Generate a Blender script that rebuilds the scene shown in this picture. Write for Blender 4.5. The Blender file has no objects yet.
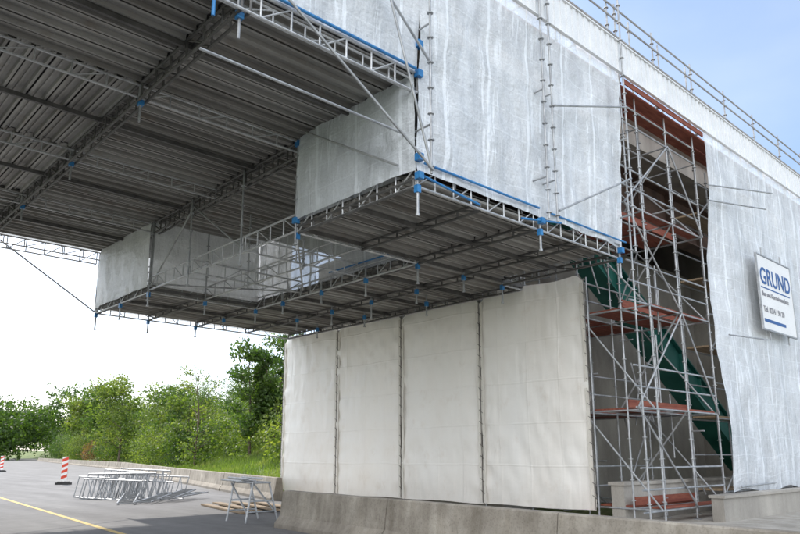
import bpy, math, random
import numpy as np
from mathutils import Vector, noise
random.seed(7); rng=np.random.default_rng(7)
scene=bpy.context.scene
scene.view_settings.view_transform='Standard'; scene.view_settings.look='None'; scene.view_settings.exposure=0
C=scene.collection
V=Vector

# ---------------- materials ----------------
def newmat(name):
    m=bpy.data.materials.new(name); m.use_nodes=True
    nt=m.node_tree; nt.nodes.clear()
    o=nt.nodes.new('ShaderNodeOutputMaterial')
    return m,nt,o
def N(nt,t,**k):
    n=nt.nodes.new(t)
    for a,b in k.items():
        if a.startswith('i_'): n.inputs[a[2:].replace('_',' ')].default_value=b
        else: setattr(n,a,b)
    return n
def coords(nt,kind='Object',scale=(1,1,1)):
    tc=N(nt,'ShaderNodeTexCoord'); mp=N(nt,'ShaderNodeMapping'); mp.inputs['Scale'].default_value=scale
    nt.links.new(tc.outputs[kind],mp.inputs['Vector']); return mp.outputs['Vector']
def nz(nt,vec,scale,detail=4,rough=.6):
    n=N(nt,'ShaderNodeTexNoise'); n.inputs['Scale'].default_value=scale; n.inputs['Detail'].default_value=detail; n.inputs['Roughness'].default_value=rough
    nt.links.new(vec,n.inputs['Vector']); return n.outputs['Fac']
def ramp(nt,fac,stops):
    r=N(nt,'ShaderNodeValToRGB'); e=r.color_ramp.elements
    while len(e)<len(stops): e.new(.5)
    for i,(p,c) in enumerate(stops):
        e[i].position=p; e[i].color=(c[0],c[1],c[2],1) if len(c)>=3 else (c[0],)*3+(1,)
    nt.links.new(fac,r.inputs['Fac']); return r.outputs['Color']
def mixc(nt,fac,a,b,mode='MIX'):
    m=N(nt,'ShaderNodeMix',data_type='RGBA',blend_type=mode)
    for s,v in ((0,fac),(6,a),(7,b)):
        if hasattr(v,'node'): nt.links.new(v,m.inputs[s])
        else: m.inputs[s].default_value=v if s==0 else (v[0],v[1],v[2],1)
    return m.outputs[2]
def mathn(nt,op,a,b=0.,clamp=False):
    m=N(nt,'ShaderNodeMath',operation=op,use_clamp=clamp)
    for s,v in ((0,a),(1,b)):
        if hasattr(v,'node'): nt.links.new(v,m.inputs[s])
        else: m.inputs[s].default_value=v
    return m.outputs[0]
def bump(nt,h,strength=.3,dist=.02):
    b=N(nt,'ShaderNodeBump'); b.inputs['Strength'].default_value=strength; b.inputs['Distance'].default_value=dist
    nt.links.new(h,b.inputs['Height']); return b.outputs['Normal']
def simple(name,c1,c2,scale=3,rough=.7,metal=0.,scl=(1,1,1),bs=.2,bd=.01,lo=.35,hi=.65,fine=40):
    m,nt,o=newmat(name); v=coords(nt,'Object',scl)
    f=nz(nt,v,scale,6); col=ramp(nt,f,[(lo,c1),(hi,c2)])
    f2=nz(nt,v,fine,3); col=mixc(nt,.35,col,ramp(nt,f2,[(.3,(.5,.5,.5)),(.7,(1.,1.,1.))]),'MULTIPLY')
    p=N(nt,'ShaderNodeBsdfPrincipled'); p.inputs['Roughness'].default_value=rough; p.inputs['Metallic'].default_value=metal
    nt.links.new(col,p.inputs['Base Color'])
    if bs: nt.links.new(bump(nt,f2,bs,bd),p.inputs['Normal'])
    nt.links.new(p.outputs[0],o.inputs[0]); return m

M_galv=simple('galvanised_steel',(.29,.30,.31),(.50,.51,.52),4,.45,.35,bs=.05)
M_blue=simple('blue_paint',(.02,.16,.42),(.05,.26,.56),5,.45,0,bs=.05)
M_dark=simple('dark_steel',(.08,.078,.075),(.17,.165,.16),3,.55,.2)
M_alu=simple('aluminium_beam',(.42,.43,.44),(.64,.65,.66),5,.4,.3,bs=.05)
M_red=simple('red_brown_board',(.19,.045,.028),(.31,.10,.06),2,.75,0,(1,6,6))
M_wood=simple('timber',(.22,.16,.10),(.38,.28,.18),2,.8,0,(1,8,8))
M_green=simple('green_girder_paint',(.015,.13,.11),(.035,.21,.17),1.2,.45,0,bs=.05)
M_conc=simple('concrete',(.28,.26,.23),(.47,.44,.39),.8,.88,0,(1,1,.35),.35,.01)
M_grav=simple('pale_gravel',(.30,.28,.24),(.48,.45,.40),1.5,.95,0,(1,1,1),.6,.03,fine=25)
M_white=simple('white_sheet_metal',(.74,.76,.78),(.86,.87,.88),2,.5,0,bs=.05)
M_signw=simple('sign_white',(.78,.78,.77),(.84,.84,.83),1,.4,0,bs=0)
M_ink=simple('sign_ink',(.02,.09,.28),(.03,.11,.32),1,.5,0,bs=0)
M_inkg=simple('sign_grey_ink',(.25,.25,.27),(.3,.3,.32),1,.5,0,bs=0)
M_rub=simple('black_rubber',(.02,.02,.02),(.05,.05,.05),3,.8)
M_rope=simple('grey_rope',(.12,.11,.10),(.22,.2,.18),3,.8)
M_rw=simple('reflective_red',(.60,.05,.02),(.7,.07,.03),3,.4,bs=0)
M_yel=simple('yellow_line_paint',(.50,.34,.06),(.64,.46,.12),6,.7)
M_wl=simple('white_line_paint',(.5,.5,.48),(.78,.78,.75),5,.7)
M_bark=simple('bark',(.06,.045,.03),(.14,.11,.08),6,.9)

def barriermat():
    m,nt,o=newmat('barrier_concrete'); v=coords(nt,'Object')
    f=nz(nt,v,1.3,8,.65); col=ramp(nt,f,[(.3,(.20,.175,.14)),(.5,(.31,.28,.235)),(.7,(.44,.40,.335))])
    st=nz(nt,coords(nt,'Object',(5,5,.35)),1.,5); col=mixc(nt,.5,col,ramp(nt,st,[(.35,(.55,.52,.47)),(.6,(1.,1.,1.))]),'MULTIPLY')
    pt=nz(nt,v,30,4); col=mixc(nt,.5,col,ramp(nt,pt,[(.3,(.5,.48,.45)),(.5,(1,1,1))]),'MULTIPLY')
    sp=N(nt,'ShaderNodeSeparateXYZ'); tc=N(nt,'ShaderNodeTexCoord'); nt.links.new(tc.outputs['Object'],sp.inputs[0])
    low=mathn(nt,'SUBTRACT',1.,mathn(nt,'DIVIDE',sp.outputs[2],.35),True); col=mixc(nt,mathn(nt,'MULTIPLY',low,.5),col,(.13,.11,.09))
    p=N(nt,'ShaderNodeBsdfPrincipled'); p.inputs['Roughness'].default_value=.9; nt.links.new(col,p.inputs['Base Color'])
    nt.links.new(bump(nt,pt,.4,.01),p.inputs['Normal']); nt.links.new(p.outputs[0],o.inputs[0]); return m
M_barr=barriermat()

def deckmat():
    m,nt,o=newmat('steel_deck'); v=coords(nt,'Object',(.5,1.0,1))
    f=nz(nt,v,.8,6); col=ramp(nt,f,[(.3,(.29,.282,.265)),(.5,(.38,.372,.355)),(.7,(.48,.472,.45))])
    g=N(nt,'ShaderNodeNewGeometry'); r=ramp(nt,g.outputs['Random Per Island'],[(0,(.58,.56,.53)),(.5,(.78,.77,.75)),(1,(1.,1.,.98))])
    col=mixc(nt,.85,col,r,'MULTIPLY')
    f3=nz(nt,coords(nt,'Object',(1,1,1)),2.0,6); col=mixc(nt,mathn(nt,'MULTIPLY',ramp(nt,f3,[(.56,(0,0,0)),(.72,(1,1,1))]),.35),col,(.22,.16,.11))
    p=N(nt,'ShaderNodeBsdfPrincipled'); p.inputs['Roughness'].default_value=.6; p.inputs['Metallic'].default_value=.1
    nt.links.new(col,p.inputs['Base Color']); nt.links.new(p.outputs[0],o.inputs[0]); return m
M_deck=deckmat()

def sheetmat(name,col,opac,opvar,foldscale=(2.2,.25,1),transl=.5,ribs=True):
    m,nt,o=newmat(name); v=coords(nt,'UV'); 
    sx=N(nt,'ShaderNodeSeparateXYZ'); nt.links.new(v,sx.inputs[0]); u,w=sx.outputs[0],sx.outputs[1]
    f=nz(nt,coords(nt,'UV',foldscale),1.3,5)
    op=mathn(nt,'ADD',opac,mathn(nt,'MULTIPLY',mathn(nt,'SUBTRACT',f,.5),opvar))
    f2=nz(nt,v,1.1,4); op=mathn(nt,'ADD',op,mathn(nt,'MULTIPLY',mathn(nt,'SUBTRACT',f2,.5),opvar*.8))
    wv=nz(nt,coords(nt,'UV',(1,1,1)),22,2,.8); op=mathn(nt,'ADD',op,mathn(nt,'MULTIPLY',mathn(nt,'SUBTRACT',wv,.5),.4))
    if ribs:
        def line(src,per,wd):
            a=mathn(nt,'FRACT',mathn(nt,'DIVIDE',src,per)); a=mathn(nt,'ABSOLUTE',mathn(nt,'SUBTRACT',a,.5))
            return mathn(nt,'GREATER_THAN',a,.5-wd/per/2)
        wob=mathn(nt,'ADD',u,mathn(nt,'MULTIPLY',nz(nt,v,.3,2),.12))
        L=mathn(nt,'MULTIPLY',line(wob,1.27,.07),.3); op=mathn(nt,'ADD',op,L)
        wob2=mathn(nt,'ADD',w,mathn(nt,'MULTIPLY',nz(nt,v,.35,2),.15))
        L=mathn(nt,'MULTIPLY',line(wob2,.52,.025),.09); op=mathn(nt,'ADD',op,L)
        f3=nz(nt,coords(nt,'UV',(2.2,.10,1)),1.6,2); brk=nz(nt,v,1.7,4)
        st=ramp(nt,f3,[(.56,(0,0,0)),(.59,(1,1,1)),(.62,(0,0,0))]); st=mathn(nt,'MULTIPLY',st,ramp(nt,brk,[(.42,(0,0,0)),(.55,(1,1,1))]))
        op=mathn(nt,'ADD',op,mathn(nt,'MULTIPLY',st,.3))
    op=mathn(nt,'MINIMUM',op,.99); op=mathn(nt,'MAXIMUM',op,.05)
    d=N(nt,'ShaderNodeBsdfPrincipled'); d.inputs['Roughness'].default_value=.42; t=N(nt,'ShaderNodeBsdfTranslucent'); 
    cc=mixc(nt,f,(col[0]*.9,col[1]*.9,col[2]*.9),col)
    nt.links.new(cc,d.inputs[0]); nt.links.new(cc,t.inputs[0])
    bn=bump(nt,mathn(nt,'ADD',nz(nt,coords(nt,'UV',(1.6,.7,1)),2.2,6),mathn(nt,'MULTIPLY',nz(nt,coords(nt,'UV',(1.2,2.2,1)),3.2,4),.5)),.9,.07)
    nt.links.new(bn,d.inputs['Normal'])
    mx=N(nt,'ShaderNodeMixShader'); mx.inputs[0].default_value=transl
    nt.links.new(d.outputs[0],mx.inputs[1]); nt.links.new(t.outputs[0],mx.inputs[2])
    tr=N(nt,'ShaderNodeBsdfTransparent'); m2=N(nt,'ShaderNodeMixShader')
    nt.links.new(op,m2.inputs[0]); nt.links.new(tr.outputs[0],m2.inputs[1]); nt.links.new(mx.outputs[0],m2.inputs[2])
    nt.links.new(m2.outputs[0],o.inputs[0]); return m
M_net=sheetmat('scaffold_net',(.89,.93,.97),.76,.5,transl=.12)
M_net2=sheetmat('scaffold_net_thin',(.88,.90,.92),.74,.5,transl=.35)
M_film=sheetmat('white_film',(.92,.93,.93),.93,.15,transl=.3)

def curtainmat():
    m,nt,o=newmat('tarpaulin'); v=coords(nt,'UV')
    f=nz(nt,coords(nt,'UV',(1,.4,1)),.6,4); col=ramp(nt,f,[(.3,(.90,.855,.79)),(.55,(.93,.90,.845)),(.75,(.94,.92,.88))])
    s=nz(nt,coords(nt,'UV',(1.2,.9,1)),1.3,8,.7); col=mixc(nt,mathn(nt,'MULTIPLY',ramp(nt,s,[(.56,(0,0,0)),(.74,(1,1,1))]),.30),col,(.60,.47,.35))
    s2=nz(nt,coords(nt,'UV',(7,1.0,1)),1.6,8,.8); col=mixc(nt,mathn(nt,'MULTIPLY',ramp(nt,s2,[(.655,(0,0,0)),(.70,(1,1,1))]),.45),col,(.45,.24,.17))
    g=N(nt,'ShaderNodeTexCoord'); sp=N(nt,'ShaderNodeSeparateXYZ'); nt.links.new(g.outputs['UV'],sp.inputs[0])
    low=mathn(nt,'SUBTRACT',1.,mathn(nt,'DIVIDE',sp.outputs[1],1.0),True); low=mathn(nt,'MULTIPLY',low,mathn(nt,'MULTIPLY',s,.5))
    col=mixc(nt,low,col,(.5,.43,.35))
    p=N(nt,'ShaderNodeBsdfPrincipled'); p.inputs['Roughness'].default_value=.5; nt.links.new(col,p.inputs['Base Color'])
    # crisp horizontal fold-lines (tarpaulin was folded) and long soft vertical pulls
    def crease(src,per):
        a=mathn(nt,'FRACT',mathn(nt,'DIVIDE',src,per)); a=mathn(nt,'ABSOLUTE',mathn(nt,'SUBTRACT',a,.5)); return mathn(nt,'MAXIMUM',mathn(nt,'SUBTRACT',mathn(nt,'MULTIPLY',a,per),per/2-.035),0.)
    cr=mathn(nt,'MULTIPLY',crease(mathn(nt,'ADD',sp.outputs[1],mathn(nt,'MULTIPLY',nz(nt,v,.5,2),.12)),1.15),7.)
    cr2=mathn(nt,'MULTIPLY',crease(mathn(nt,'ADD',sp.outputs[0],mathn(nt,'MULTIPLY',nz(nt,v,.5,2),.08)),1.05),6.)
    h=mathn(nt,'ADD',mathn(nt,'MULTIPLY',nz(nt,coords(nt,'UV',(.7,1.3,1)),1.4,4,.5),.5),nz(nt,coords(nt,'UV',(2.5,.22,1)),1.8,3,.5))
    h=mathn(nt,'ADD',h,mathn(nt,'ADD',cr,cr2))
    nt.links.new(bump(nt,h,.6,.05),p.inputs['Normal'])
    t=N(nt,'ShaderNodeBsdfTranslucent'); nt.links.new(col,t.inputs[0]); mx=N(nt,'ShaderNodeMixShader'); mx.inputs[0].default_value=.05
    nt.links.new(p.outputs[0],mx.inputs[1]); nt.links.new(t.outputs[0],mx.inputs[2]); nt.links.new(mx.outputs[0],o.inputs[0]); return m
M_curt=curtainmat()
M_hem=simple('tarpaulin_hem',(.70,.66,.59),(.84,.80,.73),3,.6,0,(1,1,.3),.1)

def leafmat(name,a,b,c):
    m,nt,o=newmat(name); v=coords(nt,'Object'); f=nz(nt,v,.35,3)
    col=ramp(nt,f,[(.32,a),(.5,b),(.68,c)])
    g=N(nt,'ShaderNodeNewGeometry'); r=ramp(nt,g.outputs['Random Per Island'],[(0,(.5,.55,.45)),(1,(1.2,1.15,1.05))])
    col=mixc(nt,1.,col,r,'MULTIPLY')
    d=N(nt,'ShaderNodeBsdfPrincipled'); d.inputs['Roughness'].default_value=.55; nt.links.new(col,d.inputs['Base Color'])
    t=N(nt,'ShaderNodeBsdfTranslucent'); nt.links.new(mixc(nt,1.,col,(1.5,1.6,.6),'MULTIPLY'),t.inputs[0])
    mx=N(nt,'ShaderNodeMixShader'); mx.inputs[0].default_value=.5
    nt.links.new(d.outputs[0],mx.inputs[1]); nt.links.new(t.outputs[0],mx.inputs[2]); nt.links.new(mx.outputs[0],o.inputs[0]); return m
M_leaf=leafmat('shrub_leaves',(.08,.13,.03),(.14,.20,.05),(.23,.26,.08))
M_leafd=leafmat('dark_leaves',(.03,.07,.02),(.065,.12,.03),(.10,.16,.04))
M_leafr=leafmat('russet_leaves',(.14,.08,.05),(.20,.11,.07),(.16,.15,.06))
M_grassb=leafmat('grass_blades',(.10,.16,.04),(.16,.23,.06),(.25,.27,.12))

def groundmat():
    m,nt,o=newmat('grass_ground'); v=coords(nt,'Object'); f=nz(nt,v,.25,8)
    col=ramp(nt,f,[(.3,(.07,.11,.03)),(.55,(.13,.17,.05)),(.75,(.20,.19,.10))])
    f2=nz(nt,v,6,5); col=mixc(nt,.6,col,ramp(nt,f2,[(.3,(.5,.5,.5)),(.7,(1.2,1.2,1.1))]),'MULTIPLY')
    p=N(nt,'ShaderNodeBsdfPrincipled'); p.inputs['Roughness'].default_value=.95; nt.links.new(col,p.inputs['Base Color'])
    nt.links.new(bump(nt,f2,.8,.1),p.inputs['Normal']); nt.links.new(p.outputs[0],o.inputs[0]); return m
def asphalt():
    m,nt,o=newmat('asphalt'); v=coords(nt,'Object'); f=nz(nt,coords(nt,'Object',(1,.12,1)),1.1,6)
    col=ramp(nt,f,[(.3,(.125,.122,.12)),(.55,(.175,.172,.17)),(.75,(.22,.217,.21))])
    f2=nz(nt,v,55,3); col=mixc(nt,.5,col,ramp(nt,f2,[(.3,(.6,.6,.6)),(.7,(1.2,1.2,1.2))]),'MULTIPLY')
    f4=nz(nt,v,2.2,5); col=mixc(nt,.5,col,ramp(nt,f4,[(.35,(.7,.7,.7)),(.65,(1.1,1.1,1.1))]),'MULTIPLY')
    p=N(nt,'ShaderNodeBsdfPrincipled'); p.inputs['Roughness'].default_value=.85; nt.links.new(col,p.inputs['Base Color'])
    nt.links.new(bump(nt,f2,.5,.01),p.inputs['Normal']); nt.links.new(p.outputs[0],o.inputs[0]); return m
M_ground=groundmat(); M_asph=asphalt()

# ---------------- builders ----------------
def empty(name):
    e=bpy.data.objects.new(name,None); C.objects.link(e); e.empty_display_size=.5; return e
class B:
    def __init__(s): s.v=[]; s.f=[]
    def pipe(s,p,q,r=.024,n=7):
        p=V(p);q=V(q); d=(q-p); 
        if d.length<1e-5: return
        d.normalize(); a=d.orthogonal().normalized(); b=d.cross(a); k=len(s.v)
        for c in (p,q):
            for i in range(n):
                t=2*math.pi*i/n; s.v.append(c+a*(r*math.cos(t))+b*(r*math.sin(t)))
        for i in range(n):
            j=(i+1)%n; s.f.append((k+i,k+j,k+n+j,k+n+i))
        s.f.append(tuple(k+i for i in range(n))[::-1]); s.f.append(tuple(k+n+i for i in range(n)))
    def box(s,lo,hi):
        x0,y0,z0=lo;x1,y1,z1=hi;k=len(s.v)
        s.v+= [V(c) for c in ((x0,y0,z0),(x1,y0,z0),(x1,y1,z0),(x0,y1,z0),(x0,y0,z1),(x1,y0,z1),(x1,y1,z1),(x0,y1,z1))]
        s.f+= [tuple(k+i for i in t) for t in ((0,3,2,1),(4,5,6,7),(0,1,5,4),(1,2,6,5),(2,3,7,6),(3,0,4,7))]
    def beam(s,p,q,w,h,up=(0,0,1)):
        p=V(p);q=V(q);d=(q-p).normalized();up=V(up); sd=d.cross(up).normalized(); u=sd.cross(d); k=len(s.v)
        for c in (p,q):
            for a,b in ((-1,-1),(1,-1),(1,1),(-1,1)): s.v.append(c+sd*(a*w/2)+u*(b*h/2))
        s.f+= [tuple(k+i for i in t) for t in ((0,1,2,3),(7,6,5,4),(0,4,5,1),(1,5,6,2),(2,6,7,3),(3,7,4,0))]
    def lattice(s,p,q,h=.4,step=.5,r=.024,diag=True):
        p=V(p);q=V(q);L=(q-p).length;n=max(1,round(L/step));U=V((0,0,h))
        s.pipe(p,q,r);s.pipe(p+U,q+U,r)
        for i in range(n+1):
            a=p.lerp(q,i/n); s.pipe(a,a+U,r*.75,5)
            if diag and i<n and i%2==0:
                b=p.lerp(q,(i+1)/n); s.pipe(a,b+U,r*.6,5)
    def std(s,x,y,z0,z1,r=.024,step=.5):
        s.pipe((x,y,z0),(x,y,z1),r)
        z=math.ceil(z0/step)*step
        while z<z1: s.pipe((x,y,z-.008),(x,y,z+.008),.06,8); z+=step
    def build(s,name,mat,parent=None,smooth=False):
        me=bpy.data.meshes.new(name); me.from_pydata([tuple(v) for v in s.v],[],s.f); me.update()
        if smooth: me.polygons.foreach_set('use_smooth',[True]*len(me.polygons))
        o=bpy.data.objects.new(name,me); C.objects.link(o); me.materials.append(mat)
        if parent: o.parent=parent
        return o
def sheet(name,P0,U,W,mat,parent,res=.14,amp=.06,pu=2.5,pw=2.0,wr=.05,seed=0,edgefn=None):
    P0=V(P0);U=V(U);W=V(W);lu=U.length;lw=W.length;n=U.cross(W).normalized()
    nu=max(2,int(lu/res));nw=max(2,int(lw/res)); vs=[];fs=[];uv=[]
    for j in range(nw+1):
        for i in range(nu+1):
            a=i/nu;b=j/nw;u=a*lu;w=b*lw
            d=amp*abs(math.sin(math.pi*u/pu))**.8*(.6+.4*abs(math.sin(math.pi*w/pw)))
            d+=wr*noise.noise(V((u*.9+seed*7.3,w*.5,seed)))+wr*.7*noise.noise(V((u*2.6+w*1.1,w*1.3-u*.4,seed+5)))+wr*.35*noise.noise(V((u*6,w*2.5,seed+9)))
            p=P0+U*a+W*b+n*d
            if edgefn: p=p+edgefn(u,w,lu,lw)
            vs.append(p); uv.append((u+seed*3.1,w))
    for j in range(nw):
        for i in range(nu):
            k=j*(nu+1)+i; fs.append((k,k+1,k+nu+2,k+nu+1))
    me=bpy.data.meshes.new(name); me.from_pydata([tuple(v) for v in vs],[],fs)
    ul=me.uv_layers.new(name='UVMap'); 
    li=np.empty(len(me.loops),dtype=np.int32); me.loops.foreach_get('vertex_index',li)
    ul.data.foreach_set('uv',np.array(uv,dtype=np.float32)[li].ravel())
    me.polygons.foreach_set('use_smooth',[True]*len(me.polygons)); me.materials.append(mat); me.update()
    o=bpy.data.objects.new(name,me); C.objects.link(o); o.parent=parent; return o

# ---------------- road alignment ----------------
PL=[(6.0,-60),(8.1,0),(9.3,14),(14.3,21.8),(20,42),(31,78),(38.4,114),(58.5,205),(95,340),(170,600)]
ys=np.array([p[1] for p in PL],float); xs=np.array([p[0] for p in PL],float)
FB=[(14.3,21.8),(20,42),(31,78),(38.4,114),(58.5,205),(95,340)]
def xb(y): return float(np.interp(y,ys,xs))
def sst(a,b,x): t=min(1,max(0,(x-a)/(b-a))); return t*t*(3-2*t)
def hgt(x,y):
    d=x-xb(y)
    h=4.6*sst(2.5,17,d)*sst(25,38,y)
    if h>0: h+=.5*noise.noise(V((x*.12,y*.12,0)))*min(1,h)
    return h
gx=np.unique(np.concatenate([np.linspace(-2500,-60,14),np.linspace(-60,-10,12),np.arange(-10,110,2.0),np.linspace(110,220,20),np.linspace(220,2500,14)]))
gy=np.unique(np.concatenate([np.linspace(-2500,-60,10),np.linspace(-60,20,18),np.arange(20,200,2.5),np.linspace(200,340,20),np.linspace(340,3000,16)]))
vs=[(x,y,hgt(x,y)) for y in gy for x in gx]; nx=len(gx)
fs=[(j*nx+i,j*nx+i+1,(j+1)*nx+i+1,(j+1)*nx+i) for j in range(len(gy)-1) for i in range(nx-1)]
g=B(); g.v=[V(v) for v in vs]; g.f=fs; g.build('ground',M_ground,None,True)
def strip(name,mat,x0f,x1f,y0,y1,z,dy=2.0,parent=None):
    b=B(); n=int((y1-y0)/dy)
    for i in range(n+1):
        y=y0+(y1-y0)*i/n; b.v+= [V((x0f(y),y,z)),V((x1f(y),y,z))]
    for i in range(n): b.f.append((2*i,2*i+1,2*i+3,2*i+2))
    return b.build(name,mat,parent)
LX=[(3.1,-60),(5.0,0),(6.0,15),(7.5,30.5),(10,55),(17,90),(27,130),(47,210),(80,340)]
def lx(y): return float(np.interp(y,[p[1] for p in LX],[p[0] for p in LX]))
strip('road',M_asph,lambda y:lx(y)-24,lambda y:xb(y)+.6,-60,330,.004)
strip('gravel_bounce_verge',M_grav,lambda y:xb(y)+.62,lambda y:max(xb(y)+.7,60 if y<9.3 else 16.4),-60,23.5,.004,.5)  # pale gravel added to bounce light up onto shaded deck and curtain
strip('road_marking',M_yel,lambda y:lx(y)-.07,lambda y:lx(y)+.07,-60,330,.008)
strip('road_marking',M_wl,lambda y:lx(y)-3.9,lambda y:lx(y)-3.72,-60,330,.008)

# ---------------- concrete barriers ----------------
def barrier(name,pts,seg=4.0,h=.8):
    b=B(); prof=[(-.3,0),(-.3,.09),(-.17,.26),(-.1,h-.02),(-.08,h),(.08,h),(.1,h-.02),(.17,.26),(.3,.09),(.3,0)]
    pts=[V((p[0],p[1],0)) for p in pts]; cum=[0]
    for a,c in zip(pts,pts[1:]): cum.append(cum[-1]+(c-a).length)
    def at(s):
        for i in range(len(pts)-1):
            if s<=cum[i+1] or i==len(pts)-2: return pts[i].lerp(pts[i+1],(s-cum[i])/(cum[i+1]-cum[i]))
    s=0
    while s<cum[-1]-.5:
        e=min(s+seg-.03,cum[-1]); p=at(s);q=at(e); j=random.uniform(-.02,.02); d=(q-p).normalized(); n=V((d.y,-d.x,0)); k=len(b.v);m=len(prof)
        for c in (p,q):
            for x,z in prof: b.v.append(c+n*(x+j)+V((0,0,z+.003)))
        for i in range(m-1): b.f.append((k+i,k+m+i,k+m+i+1,k+i+1))
        b.f.append(tuple(range(k,k+m))); b.f.append(tuple(range(k+m,k+2*m))[::-1])
        s+=seg
    return b.build(name,M_barr)
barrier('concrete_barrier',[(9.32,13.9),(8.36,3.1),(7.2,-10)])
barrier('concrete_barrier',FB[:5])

# ---------------- suspended scaffold ----------------
SS=empty('suspended_scaffold')
Z2=6.42; Z1=8.4
XG=[-27.9,-24.3,-20.7,-17.1,-13.5,-9.9,-6.3,-2.7,.9,4.5,8.1,11.7,15.9]; YG=[8.4,12.0,15.8,19.6,23.8]
def deckbay(b,x0,x1,y0,y1,z,along='X',pitch=.36):
    L=(y1-y0) if along=='X' else (x1-x0); n=max(1,round(L/pitch)); p=L/n
    prof=[(0,.0),(.05,.0),(.055,.085),(.12,.085),(.13,.06),(.16,.06),(.17,.085),(.245,.085),(.25,.0),(.295,.0),(.296,.085)]
    for i in range(n):
        o=(y0 if along=='X' else x0)+i*p; k=len(b.v); dz=random.uniform(-.012,.012)
        for e in (0,1):
            for a,h in prof:
                w=o+a*p/.32
                if along=='X': b.v.append(V(((x0+.02,x1-.02)[e],w,z+h+dz)))
                else: b.v.append(V((w,(y0+.02,y1-.02)[e],z+h+dz)))
        m=len(prof)
        for q in range(m-1): b.f.append((k+q,k+m+q,k+m+q+1,k+q+1))
dk=B()
flip={(8,1),(8,2),(7,2),(6,1)}
for i in range(len(XG)-1):
    for j in range(4):
        x0,x1,y0,y1=XG[i],XG[i+1],YG[j],YG[j+1]
        if i<10:
            deckbay(dk,x0,x1,y0,y1,Z1,'Y' if (i,j) in flip else 'X')
        else:
            if i==10 and j in (1,2): deckbay(dk,x0,x1,y0,y1,Z1); continue
            if j==0 and i==11: x1=15.0
            deckbay(dk,x0,x1,y0,y1,Z2)
dk.build('deck_panels',M_deck,SS)
b=B(); b.box((-28,8.45,Z1+.11),(11.7,23.8,Z1+.14)); b.box((8.15,8.45,Z2+.11),(15,12,Z2+.13)); b.box((11.75,12.01,Z2+.11),(15.85,23.8,Z2+.13)); b.box((8.15,19.65,Z2+.11),(11.7,23.8,Z2+.13)); b.build('deck_boards',M_dark,SS)
bm=B(); al=B(); bl=B(); gv=B()
for x in XG[:11]:
    for o in (0,.14): 
        bm.lattice((x+o,8.3,Z1-.34),(x+o,23.9,Z1-.34),.32,.6,.028)
for y in YG:
    al.lattice((-28,y,Z1-.3),(8.1,y,Z1-.3),.25,.6,.022)
for i,x in enumerate(XG[:10]):
    for y in YG:
        gv.pipe((x+.05,y+.06,Z1-.75),(x+.05,y+.06,Z1),.024); bl.box((x-.0,y+.01,Z1-.42),(x+.1,y+.11,Z1-.28))
for x in XG[:10]:
    for y in (10.2,13.9,17.7,21.7): bm.beam((x+.02,y,Z1-.06),(x+3.58,y,Z1-.06),.06,.09)
al.lattice((-28,23.95,Z1-.42),(8.0,23.95,Z1-.42),.42,.55)
al.lattice((-28,8.3,Z1-.35),(8.1,8.3,Z1-.35),.38,.55)
bl.pipe((3.2,8.22,Z1+.06),(8.0,8.22,Z1+.06),.028); bl.pipe((4.0,8.2,Z1+.1),(4.0,8.2,Z1-.75),.026)
per=[(8.1,8.35),(15.0,8.35),(15.0,12.0),(15.9,12.0),(15.9,23.85),(8.1,23.85),(8.1,19.6),(11.7,19.6),(11.7,12.0),(8.1,12.0),(8.1,8.35)]
for a,c in zip(per,per[1:]):
    al.lattice((a[0],a[1],Z2-.16),(c[0],c[1],Z2-.16),.36,.5,.024)
for x in (8.1,9.9,11.7,13.4,15.0):
    bm.lattice((x,8.4,Z2-.17),(x,12,Z2-.17),.15,.6,.03)
for x in (11.75,13.8,15.8): bm.lattice((x,12,Z2-.17),(x,23.8,Z2-.17),.15,.6,.03)
for x in (8.15,9.9): bm.lattice((x,19.6,Z2-.17),(x,23.8,Z2-.17),.15,.6,.03)
for y in (10.2,12,13.9,15.8,17.7,19.6,21.7): bm.beam((11.7 if 12<y<19.6 else 8.1,y,Z2-.05),(15.9 if y>11.9 else 15,y,Z2-.05),.07,.1)
al.lattice((8.1,12,Z2-.1),(8.1,19.6,Z2-.1),.38,.55); al.lattice((9.9,12,Z2-.1),(9.9,19.6,Z2-.1),.38,.6)
for y in (14.3,17.0): al.lattice((8.1,y,Z2-.05),(11.7,y,Z2-.05),.34,.55)
for y in (12.0,14.3,17.0,19.5):
    gv.std(8.05,y,Z2-.45,Z1); gv.std(9.85,y,Z2-.2,Z1)
gv.pipe((8.1,14.3,Z2),(8.1,17.,Z1-.2)); gv.pipe((8.1,19.5,Z2),(8.1,17.,Z1-.2)); gv.pipe((8.1,12,Z1-.3),(11.7,12,Z2+.1))
gv.pipe((8.12,19.4,Z2+.05),(11.6,17.1,Z2-.02));gv.pipe((8.12,12.1,Z2+.05),(11.6,16.8,Z2-.02))
for (x,y) in [(8.1,8.3),(11.7,8.3),(14.9,8.3),(8.1,12),(11.7,12),(13.4,12),(15,12),(11.7,14),(13.6,14),(11.7,16),(13.6,16),(11.7,18),(11.7,19.6),(9.9,19.6),(8.1,19.6),(8.1,21.7),(8.1,23.8),(11.7,23.8),(13.6,18),(13.6,20),(9.9,23.8),(15,15),(15,18),(15.2,21),(11.7,21.7)]:
    zz=Z2-random.uniform(.5,.72)
    gv.pipe((x,y,zz),(x,y,Z2+.1),.026); bl.box((x-.045,y-.045,Z2-.3),(x+.045,y+.045,Z2-.16))
    gv.pipe((x,y,zz-.02),(x,y,zz+.02),.04)
bl.pipe((8.2,8.22,Z2+.26),(11.6,8.22,Z2+.26),.024); bl.pipe((8.2,8.24,Z2+.02),(9.7,8.24,Z2-.14),.024); bl.pipe((11.0,8.24,Z2-.1),(12.4,8.24,Z2+.12),.024)
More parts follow.
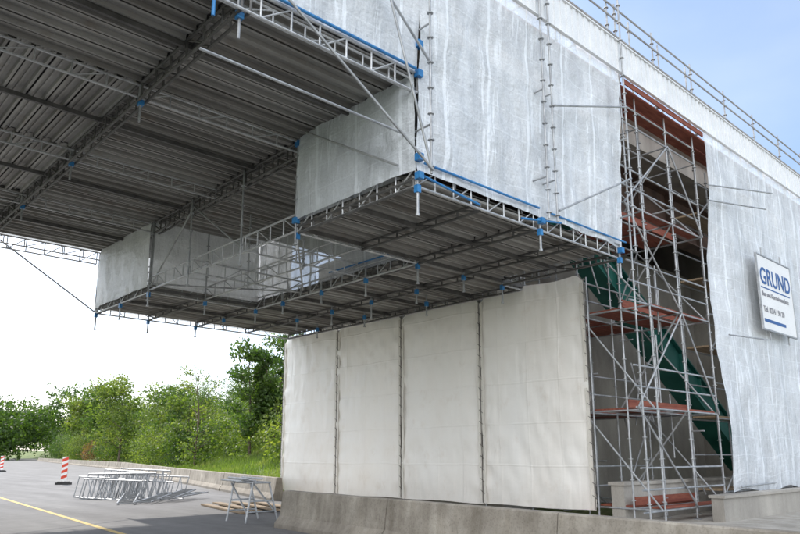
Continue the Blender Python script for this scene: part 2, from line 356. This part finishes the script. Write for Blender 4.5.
bl.pipe((11.9,8.22,Z2+.24),(15.1,8.22,Z2+.24),.022); bl.pipe((11.66,12.2,Z2+.3),(11.66,15.6,Z2+.3),.022)
for (x,y,z) in [(8.1,8.25,Z2+.0),(8.1,8.25,Z2+.35),(11.7,8.25,Z2+.0),(14.9,8.25,Z2),(8.1,8.25,Z1),(8.1,8.25,Z1+.6),(8.05,12,Z2+.1),(8.05,12,Z1-.1)]:
    bl.box((x-.06,y-.06,z-.06),(x+.06,y+.06,z+.07))
ZT=12.0
for x in (8.1,11.55,11.85,15.05):
    gv.std(x,7.95,Z2-.05,13.3 if x>15 else ZT+.3)
gv.std(15.3,8.2,.1,13.3)
for x in (9.4,10.4,13.4): gv.std(x,8.6,Z2,10.9)
for z in (7.3,8.3,9.3,10.3): gv.pipe((4,8.55,z),(15.1,8.55,z))
for z in (7.3,9.3): 
    for x in (8.1,11.55,11.85,15.05): gv.pipe((x,7.95,z),(x,8.6,z),.02)
for z in (9.3,): gv.pipe((-28,8.55,z),(4,8.55,z))
for x in XG[:10]: gv.std(x,8.5,Z1,10.9)
for a,c in [((11.85,7.9,9.0),(15.0,7.9,10.1)),((11.85,7.9,6.6),(15.0,7.9,8.2)),((8.15,8.7,8.6),(11.5,8.7,10.9)),((8.1,7.9,Z2),(4.4,8.1,8.9))]: gv.pipe(a,c)
gv.pipe((8.05,7.9,Z2+.05),(6.2,7.9,11.9),.024)
gv.pipe((5.9,7.95,10.4),(8.1,7.95,8.5),.024)
gv.pipe((7.9,11.5,Z1-.05),(7.9,8.6,Z2+.25)); 
gv.pipe((4.9,23.98,Z1-.1),(8.1,23.95,Z2-.1)); gv.pipe((8.1,23.95,Z2-.1),(8.1,23.95,Z1)); gv.pipe((8.1,19.5,Z2),(8.1,19.5,Z1))
for y in (8.6,10.2,11.9): gv.std(8.2,y,Z2,Z1)
for z in (6.95,7.6): 
    gv.pipe((8.2,8.5,z),(8.2,12,z)); gv.pipe((8.2,19.7,z),(8.2,23.8,z)); gv.pipe((8.2,19.75,z),(11.7,19.75,z)); gv.pipe((11.85,12,z),(11.85,19.6,z))
bm.build('carrier_beams',M_dark,SS); al.build('lattice_beams',M_alu,SS); bl.build('blue_clamps',M_blue,SS); gv.build('tubes',M_galv,SS)
sheet('net_front',(8.1,8.32,Z2+.12),(7.0,0,0),(0,-.18,11.2-Z2-.12),M_net,SS,.12,.07,1.72,2,.07,1)
sheet('net_front_span',(-28,8.32,Z1+.05),(36.1,0,0),(0,-.18,11.2-Z1-.05),M_net,SS,.3,.06,1.8,2,.07,2)
sheet('net_box_side',(8.04,12.0,Z2+.12),(0,-3.68,0),(0,0,Z1-Z2-.1),M_net,SS,.1,.05,1.8,2,.06,3)
sheet('net_far_side',(8.04,23.8,Z2+.0),(0,-4.2,0),(0,0,Z1-Z2),M_film,SS,.12,.05,2.1,2,.07,4)
sheet('net_far_front',(8.1,19.52,Z2+.05),(3.6,0,0),(0,0,Z1-Z2-.05),M_film,SS,.12,.05,1.8,2,.08,5)
sheet('net_recess',(11.78,19.6,Z2+.1),(0,-7.6,0),(0,0,Z1-Z2-.1),M_net2,SS,.12,.05,1.9,2,.08,6)
sheet('net_recess_back',(11.7,12.08,Z2+.1),(-3.6,0,0),(0,0,Z1-Z2-.1),M_net2,SS,.15,.05,1.8,2,.08,7)
sheet('net_far_face',(15.9,23.93,Z2),(-7.8,0,0),(0,0,5.6),M_film,SS,.3,.05,1.9,2,.08,8)
sheet('net_far_face_span',(8.1,23.98,Z1),(-36,0,0),(0,0,3.6),M_film,SS,.4,.05,1.9,2,.08,9)

# ---------------- bridge ----------------
BR=empty('bridge')
b=B(); b.box((-30,9.9,11.05),(90,22.6,11.75)); b.box((-30,9.7,11.75),(90,10.1,12.1)); b.box((-30,22.4,11.75),(90,22.8,12.1)); b.build('deck_slab',M_conc,BR)
b=B()
for y in (11.3,16.2,21.1):
    b.box((-30,y-.02,9.4),(40,y+.02,11.0)); b.box((-30,y-.3,9.36),(40,y+.3,9.4)); b.box((-30,y-.3,11.0),(40,y+.3,11.045))
    for k in range(28): b.box((-29+k*2.4,y-.25,9.4),(-28.97+k*2.4,y-.02,11.0))
b.build('steel_girders',simple('weathered_primer',(.09,.06,.05),(.19,.12,.09),1.5,.7),BR)
b=B()
for y in (11.3,21.1):
    p=V((16.9,y,8.6));q=V((28.5,y,1.4)); b.beam(p,q,.55,.75); b.beam(p+V((0,0,.0))+V((.23,0,.37)),q+V((.23,0,.37)),.8,.05); b.beam(p-V((.23,0,.37)),q-V((.23,0,.37)),.8,.05)
    d=(q-p)
    for k in range(1,9): 
        c=p+d*(k/9); b.box((c.x-.015,y-.38,c.z-.42),(c.x+.015,y-.275,c.z+.42))
b.build('inclined_leg',M_green,BR)
b=B(); b.box((16.5,13.4,0),(30,22.8,9.3)); b.box((30,9.9,0),(90,22.7,11.0)); b.box((-36,9.9,0),(-29,22.7,11.0)); b.box((16.3,9.4,0),(34,9.75,.85)); b.box((16.25,9.35,.85),(34,9.8,.93)); b.build('abutment',M_conc,BR)
b=B(); b.box((17.7,7.55,0),(46,7.85,.56)); b.box((17.66,7.5,.56),(46,7.9,.63)); b.build('retaining_wall',M_conc)

# ---------------- tarpaulin curtain ----------------
TC=empty('tarpaulin_curtain')
yb=[24.3,20.7,17.2,13.7,10.0]; XC=16.0
for i in range(4):
    y0,y1=yb[i]-.02,yb[i+1]+.02
    def ef(u,w,lu,lw,i=i):
        t=w/lw; edge=min(u,lu-u)
        up=-.2*math.exp(-((edge)/.14)**2)*(t**12)+.03*math.sin(u*3+i)*t**8
        lowf=.012*math.sin(u*2.2+i*2)*(1-t)**4
        # soft puckers radiating from each tie along the side hems
        pk=.022*math.exp(-edge/.45)*math.cos(2*math.pi*(w-.5)/.66)
        return V((-pk,( .012*math.sin(w*2.6+i)),up+lowf))
    sheet('tarpaulin_%d'%(i+1),(XC,y0,.22),(0,y1-y0,0),(0,0,6.14),M_curt,TC,.07,.05,y0-y1,6,.05,11+i,ef)
b=B();r=B();hm=B()
for n_,y in enumerate(yb):
    b.pipe((XC+.09,y,0.03),(XC+.09,y,6.3),.024)
    for s_ in (-1,1):
        if (n_==0 and s_==1) or (n_==4 and s_==-1): continue
        pv=None
        for k in range(21):
            z=.24+k*.295; c=V((XC-.05,y+s_*(.085+.012*math.sin(k*.9+n_)),z))
            if pv is not None: hm.beam(pv,c,.012,.09,(0,1,0))
            pv=c
    r.pipe((XC-.05,y,.25),(XC-.05,y,6.25),.011,5)
    z=.5
    while z<6.1:
        r.pipe((XC-.06,y-.07,z),(XC-.06,y+.07,z+.1),.008,5); z+=.33
b.pipe((XC+.1,10,6.24),(XC+.1,24.3,6.24)); b.pipe((XC+.1,10,.45),(XC+.1,24.3,.45))
for y in (24.2,20.65,17.15,13.65,11.5): b.pipe((XC+.05,y-.3,6.3),(XC+.05,y-.3,5.98),.02)
b.build('curtain_frame',M_galv,TC); r.build('lashings',M_rope,TC); hm.build('hems',M_hem,TC)

# ---------------- scaffold tower (open bay) ----------------
ST=empty('scaffold_tower')
gv=B(); rd=B()
tx=[16.3,17.95,19.7]; ty=[8.35,9.15,10.4,12.2]
for x in tx:
    for y in ty:
        gv.std(x,y,.05,13.3 if y<9 else 11.0); gv.box((x-.08,y-.08,.0),(x+.08,y+.08,.02))
lv=[.3,2.7,5.3,7.8,10.1]
for z in lv:
    for y in ty: gv.pipe((16.3 if y>9 else 15.3,y,z),(19.7,y,z))
    for x in tx: gv.pipe((x,8.35,z),(x,12.2,z))
    for y in (8.35,10.4):
        for dz in (.5,1.0): gv.pipe((16.3 if y>9 else 15.3,y,z+dz),(19.7,y,z+dz))
    if z>10: continue
    for k in range(3): rd.box((16.35,9.2+k*.31,z+.03),(19.65,9.2+k*.31+.295,z+.075))
    rd.box((16.35,9.12,z+.08),(19.65,9.15,z+.28)); rd.box((16.35,8.4,z+.03),(19.65,8.7,z+.075))
    if z>1: 
        for k in range(5): rd.box((16.4,10.45+k*.33,z-.0),(19.6,10.45+k*.33+.29,z+.045))
for k in range(4):
    z=lv[k]; z2=lv[k+1]
    if k%2: gv.pipe((15.3,8.3,z),(17.95,8.3,z2)); gv.pipe((19.7,8.3,z),(17.95,8.3,z2))
    else: gv.pipe((17.95,8.3,z),(15.3,8.3,z2)); gv.pipe((17.95,10.35,z),(19.7,10.35,z2))
    gv.pipe((16.3,8.4,z),(16.3,10.4,z2)); gv.pipe((17.95,10.4,z),(17.95,8.4,z2)); gv.pipe((19.7,8.4,z),(19.7,10.4,z2))
for k in range(0,2):
    z=lv[k];z2=lv[k+1]
    for yy in (12.35,12.95):
        p=(16.4,yy,z) if k%2 else (19.5,yy,z); q=(19.5,yy,z2) if k%2 else (16.4,yy,z2); gv.beam(p,q,.04,.16)
    for t in range(1,11):
        xx=p[0]+(q[0]-p[0])*t/11; zz=z+(z2-z)*t/11; gv.box((xx-.12,12.36,zz),(xx+.12,12.94,zz+.03))
for k in range(34):
    x=random.uniform(16.4,19.6);y=random.uniform(8.6,12.6);z=random.uniform(.6,9)
    a=random.choice([(random.uniform(-1.2,1.2),0,random.uniform(-1.5,1.5)),(0,random.uniform(-1.5,1.5),0),(0,0,1.8)])
    gv.pipe((x,y,z),(min(19.7,max(16.3,x+a[0])),y+a[1],z+a[2]),.022)
rd.box((13.5,9.9,.02),(16.3,10.2,.1)); 
gv.build('tubes',M_galv,ST); rd.build('boards',M_red,ST)
gr=B(); rd=B(); wh=B()
for k in range(2): rd.box((-28,8.24+k*.41,10.98),(46.0,8.24+k*.41+.38,11.03))  # boards of the tower bay, extended full length to keep sun off the nets
rd.box((15.3,8.08,10.95),(19.9,8.11,11.1))
x=-28.0
while x<46:
    wh.box((x,8.02,11.16),(x+.13,8.06,12.0)); wh.box((x+.13,8.045,11.17),(x+.25,8.065,11.99)); x+=.25
wh.box((-28,7.99,11.12),(46,8.07,11.155)); wh.box((-28,7.99,12.005),(46,8.07,12.04))
x=5.3
while x<46:
    gr.std(x,8.2,11.0,13.35); gr.pipe((x,9.6,11.9),(x,9.6,13.6)); gr.pipe((x,8.2,12.4),(x,9.6,12.4)); x+=2.4
for z in (12.3,12.8,13.15): gr.pipe((5,8.16,z),(46,8.16,z),.026)
for z in (13.0,13.5): gr.pipe((5,9.56,z),(46,9.56,z),.024)
gr.build('guard_rail',M_galv,ST); rd.build('toe_and_shade_boards',M_red,ST); wh.build('ribbed_screen',M_white,ST)

# ---------------- sheeted facade scaffold ----------------
FS=empty('facade_scaffold')
gv=B(); rd=B()
xx=[19.9+2.57*k for k in range(11)]
for x in xx:
    for y in (8.45,9.2): gv.std(x,y,.05,10.9)
for z in (.6,2.6,4.6,6.6,8.6):
    for y in (8.45,9.2):
        gv.pipe((xx[0],y,z),(xx[-1],y,z)); gv.pipe((xx[0],y,z+1),(xx[-1],y,z+1))
    rd.box((xx[0],8.5,z+.03),(xx[-1],9.15,z+.08))
for k in range(0,10,2):
    for z in (.6,4.6,8.6): gv.pipe((xx[k],8.4,z),(xx[k+1],8.4,z+2)); 
for a,c in [((19.7,8.0,9.35),(24.2,7.75,10.2)),((19.6,8.0,8.85),(23.6,7.8,9.5)),((20.2,8.02,4.95),(22.6,7.85,5.05)),((20.0,8.02,.75),(22.4,8.0,.8))]: gv.pipe(a,c,.024)
gv.build('tubes',M_galv,FS); rd.build('boards',M_wood,FS)
def ef(u,w,lu,lw):
    e=math.exp(-(u/.8)**2); t=w/lw
    return V((e*(-.15*math.sin(t*math.pi*1.1)+.08*noise.noise(V((0,w*.9,3)))),-e*.10*math.sin(w*.8),(.08*math.sin(u*1.9)*(1-t)**6)))
sheet('net',(19.95,8.22,.6),(25.6,0,0),(0,-.08,10.6),M_net,FS,.13,.05,2.57,2,.055,21,ef)

# ---------------- site sign ----------------
SG=empty('site_sign')
b=B(); b.box((22.4,7.83,5.4),(25.2,7.87,7.75)); b.build('panel',M_signw,SG)
b=B(); 
for z in (5.37,7.78): b.box((22.37,7.815,z-.02),(25.23,7.885,z+.02))
for x in (22.38,25.22): b.box((x-.02,7.818,5.39),(x+.02,7.882,7.76))
for x in (23.1,24.7): b.pipe((x,7.92,5.1),(x,7.92,8.1))
b.build('frame',M_galv,SG)
def text(s,loc,size,mat,ext=.004,sx=1):
    cu=bpy.data.curves.new('lettering','FONT'); cu.body=s; cu.size=size; cu.extrude=ext; cu.offset=size*.012; o=bpy.data.objects.new('lettering',cu); C.objects.link(o)
    o.location=loc; o.rotation_euler=(math.pi/2,0,0); o.scale=(sx,1,1); cu.materials.append(mat); o.parent=SG
text('GRUND',(22.5,7.822,6.85),.76,M_ink,.004,.95)
text('Bau und Korrosionsschutz',(22.53,7.822,6.45),.21,M_inkg)
text('Tel. 0234 / 50 20',(22.53,7.822,5.95),.25,M_inkg); 
b=B(); b.box((22.51,7.824,6.7),(24.95,7.829,6.74)); b.box((22.51,7.824,5.62),(24.3,7.829,5.72)); b.build('sign_bar',M_ink,SG)

# ---------------- roadside items ----------------
def beacon(x,y):
    e=empty('warning_beacon'); e.location=(x,y,0)
    b=B(); b.box((-.4,-.2,0.005),(.4,.2,.12)); b.box((-.3,-.14,.12),(.3,.14,.17)); b.build('foot',M_rub,e)
    b=B(); b.box((-.15,-.03,.2),(.15,.03,1.5)); b.box((-.04,-.035,.12),(.04,.035,.2)); b.build('panel',M_signw,e)
    b=B()
    for s in (-1,1):
        for k in range(4):
            z=.28+k*.31; yy=s*.033; k0=len(b.v)
            b.v+=[V((-.15,yy,z)),V((.15,yy,z+.13)),V((.15,yy,min(1.5,z+.29))),V((-.15,yy,z+.16))]; b.f.append((k0,k0+1,k0+2,k0+3))
    b.build('stripes',M_rw,e)
    e.rotation_euler=(0,0,-.45)
beacon(13.2,41.4); beacon(18.6,76.5)
e=empty('scaffold_frame_stack'); b=B()
for k in range(8):
    o=V((9.9+.2*k,26.6-.12*k,.03)); ln=random.choice([2.0,2.3,2.6])
    d=V((-.55+random.uniform(-.25,.25),.8,random.uniform(-.02,.05))).normalized()
    o=o-d*(ln/2)+V((random.uniform(-.2,.2),random.uniform(-.3,.3),0))
    w=V((.78,.62,0)).normalized()*random.uniform(.15,.5)+V((0,0,random.uniform(.6,1.05)))
    for t in (0,1): b.pipe(o+w*t,o+w*t+d*ln,.026)
    for t in range(8): b.pipe(o+d*ln*t/7,o+d*ln*t/7+w,.02,5)
    for t in (0,3,5): b.pipe(o+d*ln*t/7,o+d*ln*(t+1)/7+w,.016,5)
for k in range(5):
    o=V((9.2+.45*k,23.6+random.uniform(-.5,.5),.05+.03*k)); d=V((.45+.15*k,.9,random.uniform(0,.12))).normalized(); w=V((.9,-.4,.02)).normalized()*.5; ln=2.4
    for t in (0,1): b.pipe(o+w*t,o+w*t+d*ln,.026)
    for t in range(8): b.pipe(o+d*ln*t/7,o+d*ln*t/7+w,.02,5)
b.build('frames',M_galv,e)
e=empty('trestle'); b=B(); w=B()
for oy in (0,.9):
    for sx in (-.45,.45):
        b.pipe((9.5+sx,15.2+oy,.0),(9.5+sx*.5,15.3+oy,.95)); 
    for z in (.25,.5,.93): b.pipe((9.5-.42+z*.2,15.2+oy+.03,z),(9.5+.42-z*.2,15.2+oy+.03,z),.02)
for x in (9.3,9.7): b.pipe((x,15.2,.93),(x,16.3,.93)); 
b.pipe((9.1,15.2,.2),(9.2,16.2,.9)); b.pipe((9.9,15.2,.2),(9.8,16.2,.9))
for k in range(4): b.pipe((9.0+.2*k,15.4,.97+.05*(k%2)),(9.3+.2*k,16.9,.97+.05*(k%2)),.024)
b.build('frame',M_galv,e)
e=empty('plank_stack')
for k in range(7): w.beam((10.4+k*.3,17.5+random.uniform(-.3,.3),.04+.05*(k%2)),(11.2+k*.3,21.3+random.uniform(-.3,.3),.04+.05*(k%2)),.24,.045)
w.build('planks',M_wood,e)

# ---------------- vegetation ----------------
def leafmesh(name,clumps,mat,size=(.18,.34),dens=60,parent=None,flat=.75):
    Q=[]
    for (c,r) in clumps:
        n=int(dens*r[0]*r[2]); 
        if n<20:n=20
        d=rng.normal(size=(n,3)); d/=np.linalg.norm(d,axis=1)[:,None]
        rad=rng.uniform(.35,1.,n)**.45
        rad*=1+.28*np.sin(d[:,0]*5+c[0])*np.cos(d[:,1]*6+c[1])+.2*np.sin(d[:,2]*7+c[0]*2)
        P=np.array(c)+d*rad[:,None]*np.array(r)
        a=rng.normal(size=(n,3)); a/=np.linalg.norm(a,axis=1)[:,None]
        t=np.cross(a,d+rng.normal(size=(n,3))*.6); t/=np.linalg.norm(t,axis=1)[:,None]+1e-9
        s=rng.uniform(size[0],size[1],n)[:,None]
        Q.append(np.stack([P-a*s*.5,P+t*s*.32,P+a*s*.5,P-t*s*.32],1))
    Q=np.concatenate(Q); n=len(Q)
    me=bpy.data.meshes.new(name); me.vertices.add(n*4); me.vertices.foreach_set('co',Q.reshape(-1).astype(np.float32))
    me.loops.add(n*4); me.loops.foreach_set('vertex_index',np.arange(n*4,dtype=np.int32)); me.polygons.add(n)
    me.polygons.foreach_set('loop_start',np.arange(0,n*4,4,dtype=np.int32)); me.update(calc_edges=True); me.validate()
    me.materials.append(mat); o=bpy.data.objects.new(name,me); C.objects.link(o)
    if parent:o.parent=parent
    return o
def tree(name,x,y,H,W,mat,seed,dens=45,gaps=1.,size=(.2,.38)):
    random.seed(seed); z0=hgt(x,y); e=empty(name); t=B(); cl=[]
    def taper(p,q,r0,r1,n=7):
        p=V(p);q=V(q);d=(q-p).normalized();a=d.orthogonal().normalized();b_=d.cross(a);k=len(t.v)
        for c,r in ((p,r0),(q,r1)):
            for i in range(n): th=2*math.pi*i/n; t.v.append(c+a*r*math.cos(th)+b_*r*math.sin(th))
        for i in range(n): j=(i+1)%n; t.f.append((k+i,k+j,k+n+j,k+n+i))
    p=V((x,y,z0-.2)); r=H*.016
    for s in range(6):
        q=p+V((random.uniform(-.2,.2),random.uniform(-.2,.2),H/6.5)); taper(p,q,r,r*.8)
        if s>=1:
            for k in range(4):
                an=random.uniform(0,6.28); L=W*.5*random.uniform(.5,1.)*(1-.12*abs(s-2.5)); st=p.lerp(q,random.random())
                en=st+V((math.cos(an)*L,math.sin(an)*L,L*random.uniform(.3,.9))); taper(st,en,r*.45,.015,5)
                rr=W*random.uniform(.14,.24)*gaps; cl.append(((en.x,en.y,en.z),(rr,rr,rr*.8)))
                m=st.lerp(en,.6); rr*=.8; cl.append(((m.x,m.y,m.z+.2),(rr,rr,rr*.8)))
        p=q; r*=.8
    cl.append(((p.x,p.y,p.z),(W*.14,W*.14,W*.2)))
    t.build('trunk',M_bark,e); leafmesh('crown',cl,mat,size,dens,e)
tree('deciduous_tree',30.8,51.5,9.4,4.0,M_leafd,3,190)
tree('deciduous_tree',32.2,51.0,8.0,3.4,M_leafd,14,190)
tree('deciduous_tree',34.5,53.5,10.4,4.4,M_leafd,4,190)
tree('young_tree',31.5,62.5,9.6,6.0,M_leaf,5,42,.5,(.15,.28))
tree('deciduous_tree',42,108,12.5,9,M_leaf,6,60,1.,(.3,.5))
tree('deciduous_tree',42,90,8.4,7.5,M_leaf,8,60,1.,(.3,.5))
tree('deciduous_tree',39,82,8.4,6,M_leafd,9,60,1.,(.28,.45))
tree('deciduous_tree',35,72,7,6,M_leaf,10,70,1.,(.25,.4))
tree('deciduous_tree',52,140,12,10,M_leafd,12,50,1.,(.35,.6))
tree('deciduous_tree',56,165,13,11,M_leaf,13,45,1.,(.4,.65))
random.seed(11)
cl=[];cld=[];clr=[]
for k in range(700):
    y=34+180*random.random()**1.7; lo=4.5 if y>62 else (7 if y>50 else 10)
    d=random.uniform(lo,26); x=xb(y)+d; r=random.uniform(1.0,2.3)*(1+.005*(y-30)); up=0
    if d>12 and y>48 and random.random()<.4: up=random.uniform(.8,3.2)
    cc=((x,y,hgt(x,y)+r*.65+up),(r,r,r*random.uniform(.8,1.25)+up*.5))
    (cl if random.random()<.62 else cld).append(cc)
for k in range(9):
    y=random.uniform(120,150); x=xb(y)+random.uniform(3,9); clr.append(((x,y,hgt(x,y)+1.5),(2.2,2.2,2.)))
for (x,y,r) in [(27.3,41.5,1.6),(28.6,43,1.8),(29.5,45.5,1.7)]: cl.append(((x,y,hgt(x,y)+r*.7),(r,r,r)))
leafmesh('shrub_mass',cl,M_leaf,(.16,.32),150)
leafmesh('shrub_mass',cld,M_leafd,(.16,.32),150)
leafmesh('shrub_mass',clr,M_leafr,(.25,.4),90)
far=[]
for k in range(190):
    F=random.uniform(210,330); kx=random.uniform(-1.1,-.36); x=F*(.679+.734*kx); y=F*(.734-.679*kx); r=random.uniform(4,8)
    far.append(((x,y,r*.9+random.uniform(0,9)),(r,r,r*.9)))
leafmesh('distant_trees',far,M_leafd,(.7,1.3),24)
n=60000; Y=rng.uniform(24,95,n); D=rng.uniform(.8,15,n); X=np.array([xb(a) for a in Y])+D
Q=np.empty((n,3,3)); 
for i in range(n):
    z=hgt(X[i],Y[i]); a=rng.uniform(0,6.28); h=rng.uniform(.12,.45); w=.035
    Q[i]=[(X[i]-w*math.cos(a),Y[i]-w*math.sin(a),z-.02),(X[i]+w*math.cos(a),Y[i]+w*math.sin(a),z-.02),(X[i]+rng.uniform(-.12,.12),Y[i]+rng.uniform(-.12,.12),z+h)]
me=bpy.data.meshes.new('grass'); me.vertices.add(n*3); me.vertices.foreach_set('co',Q.reshape(-1).astype(np.float32)); me.loops.add(n*3)
me.loops.foreach_set('vertex_index',np.arange(n*3,dtype=np.int32)); me.polygons.add(n); me.polygons.foreach_set('loop_start',np.arange(0,n*3,3,dtype=np.int32)); me.update(calc_edges=True); me.validate()
me.materials.append(M_grassb); C.objects.link(bpy.data.objects.new('grass',me))

# ---------------- light ----------------
az=math.radians(6); el=math.radians(47)
s=V((math.sin(az)*math.cos(el),math.cos(az)*math.cos(el),math.sin(el)))
w=bpy.data.worlds.new('World'); scene.world=w; w.use_nodes=True; nt=w.node_tree
bg=nt.nodes['Background']; sk=nt.nodes.new('ShaderNodeTexSky'); sk.sky_type='NISHITA'; sk.sun_disc=False
sk.sun_elevation=el; sk.sun_rotation=az; sk.dust_density=2.0; sk.air_density=1.0; sk.ozone_density=3.0
# thin haze plus an added cloud-like fill glow behind the camera for shaded faces
tc=nt.nodes.new('ShaderNodeTexCoord'); nn=nt.nodes.new('ShaderNodeTexNoise'); nn.inputs['Scale'].default_value=2.2; nn.inputs['Detail'].default_value=6
mp=nt.nodes.new('ShaderNodeMapping'); mp.inputs['Scale'].default_value=(1,1,2.2); nt.links.new(tc.outputs['Generated'],mp.inputs[0])
nt.links.new(mp.outputs[0],nn.inputs['Vector'])
hz=ramp(nt,nn.outputs['Fac'],[(.38,(1.0,1.5,2.2)),(.72,(2.2,2.5,2.9))])
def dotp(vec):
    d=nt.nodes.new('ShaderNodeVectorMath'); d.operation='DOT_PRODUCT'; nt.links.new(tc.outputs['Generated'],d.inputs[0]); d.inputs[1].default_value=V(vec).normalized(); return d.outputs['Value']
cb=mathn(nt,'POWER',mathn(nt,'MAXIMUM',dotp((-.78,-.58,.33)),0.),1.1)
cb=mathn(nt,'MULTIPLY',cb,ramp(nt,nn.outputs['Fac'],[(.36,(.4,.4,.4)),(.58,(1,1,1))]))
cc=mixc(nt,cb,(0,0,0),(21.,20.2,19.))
ha=mathn(nt,'POWER',mathn(nt,'MAXIMUM',dotp((-.25,.9,.35)),0.),3.)
hc=mixc(nt,ha,(0,0,0),(4.5,4.4,4.2))
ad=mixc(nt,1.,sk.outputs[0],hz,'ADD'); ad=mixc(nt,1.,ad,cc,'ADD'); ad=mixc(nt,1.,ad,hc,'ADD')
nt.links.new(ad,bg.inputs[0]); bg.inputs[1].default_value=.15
L=bpy.data.lights.new('sun','SUN'); L.energy=4.6; L.angle=math.radians(.6); L.color=(1,.95,.88)
lo=bpy.data.objects.new('sun',L); C.objects.link(lo); lo.rotation_euler=s.to_track_quat('Z','Y').to_euler()
# ---------------- camera ----------------
cam=bpy.data.cameras.new('camera'); co=bpy.data.objects.new('camera',cam); C.objects.link(co); scene.camera=co
cam.sensor_width=36; cam.lens=31.37; cam.shift_y=.0475; cam.clip_end=6000; cam.clip_start=.1
p=math.radians(12.14); f=V((.679*math.cos(p),.734*math.cos(p),math.sin(p)))
co.location=(0,0,1.6); co.rotation_euler=f.to_track_quat('-Z','Y').to_euler()
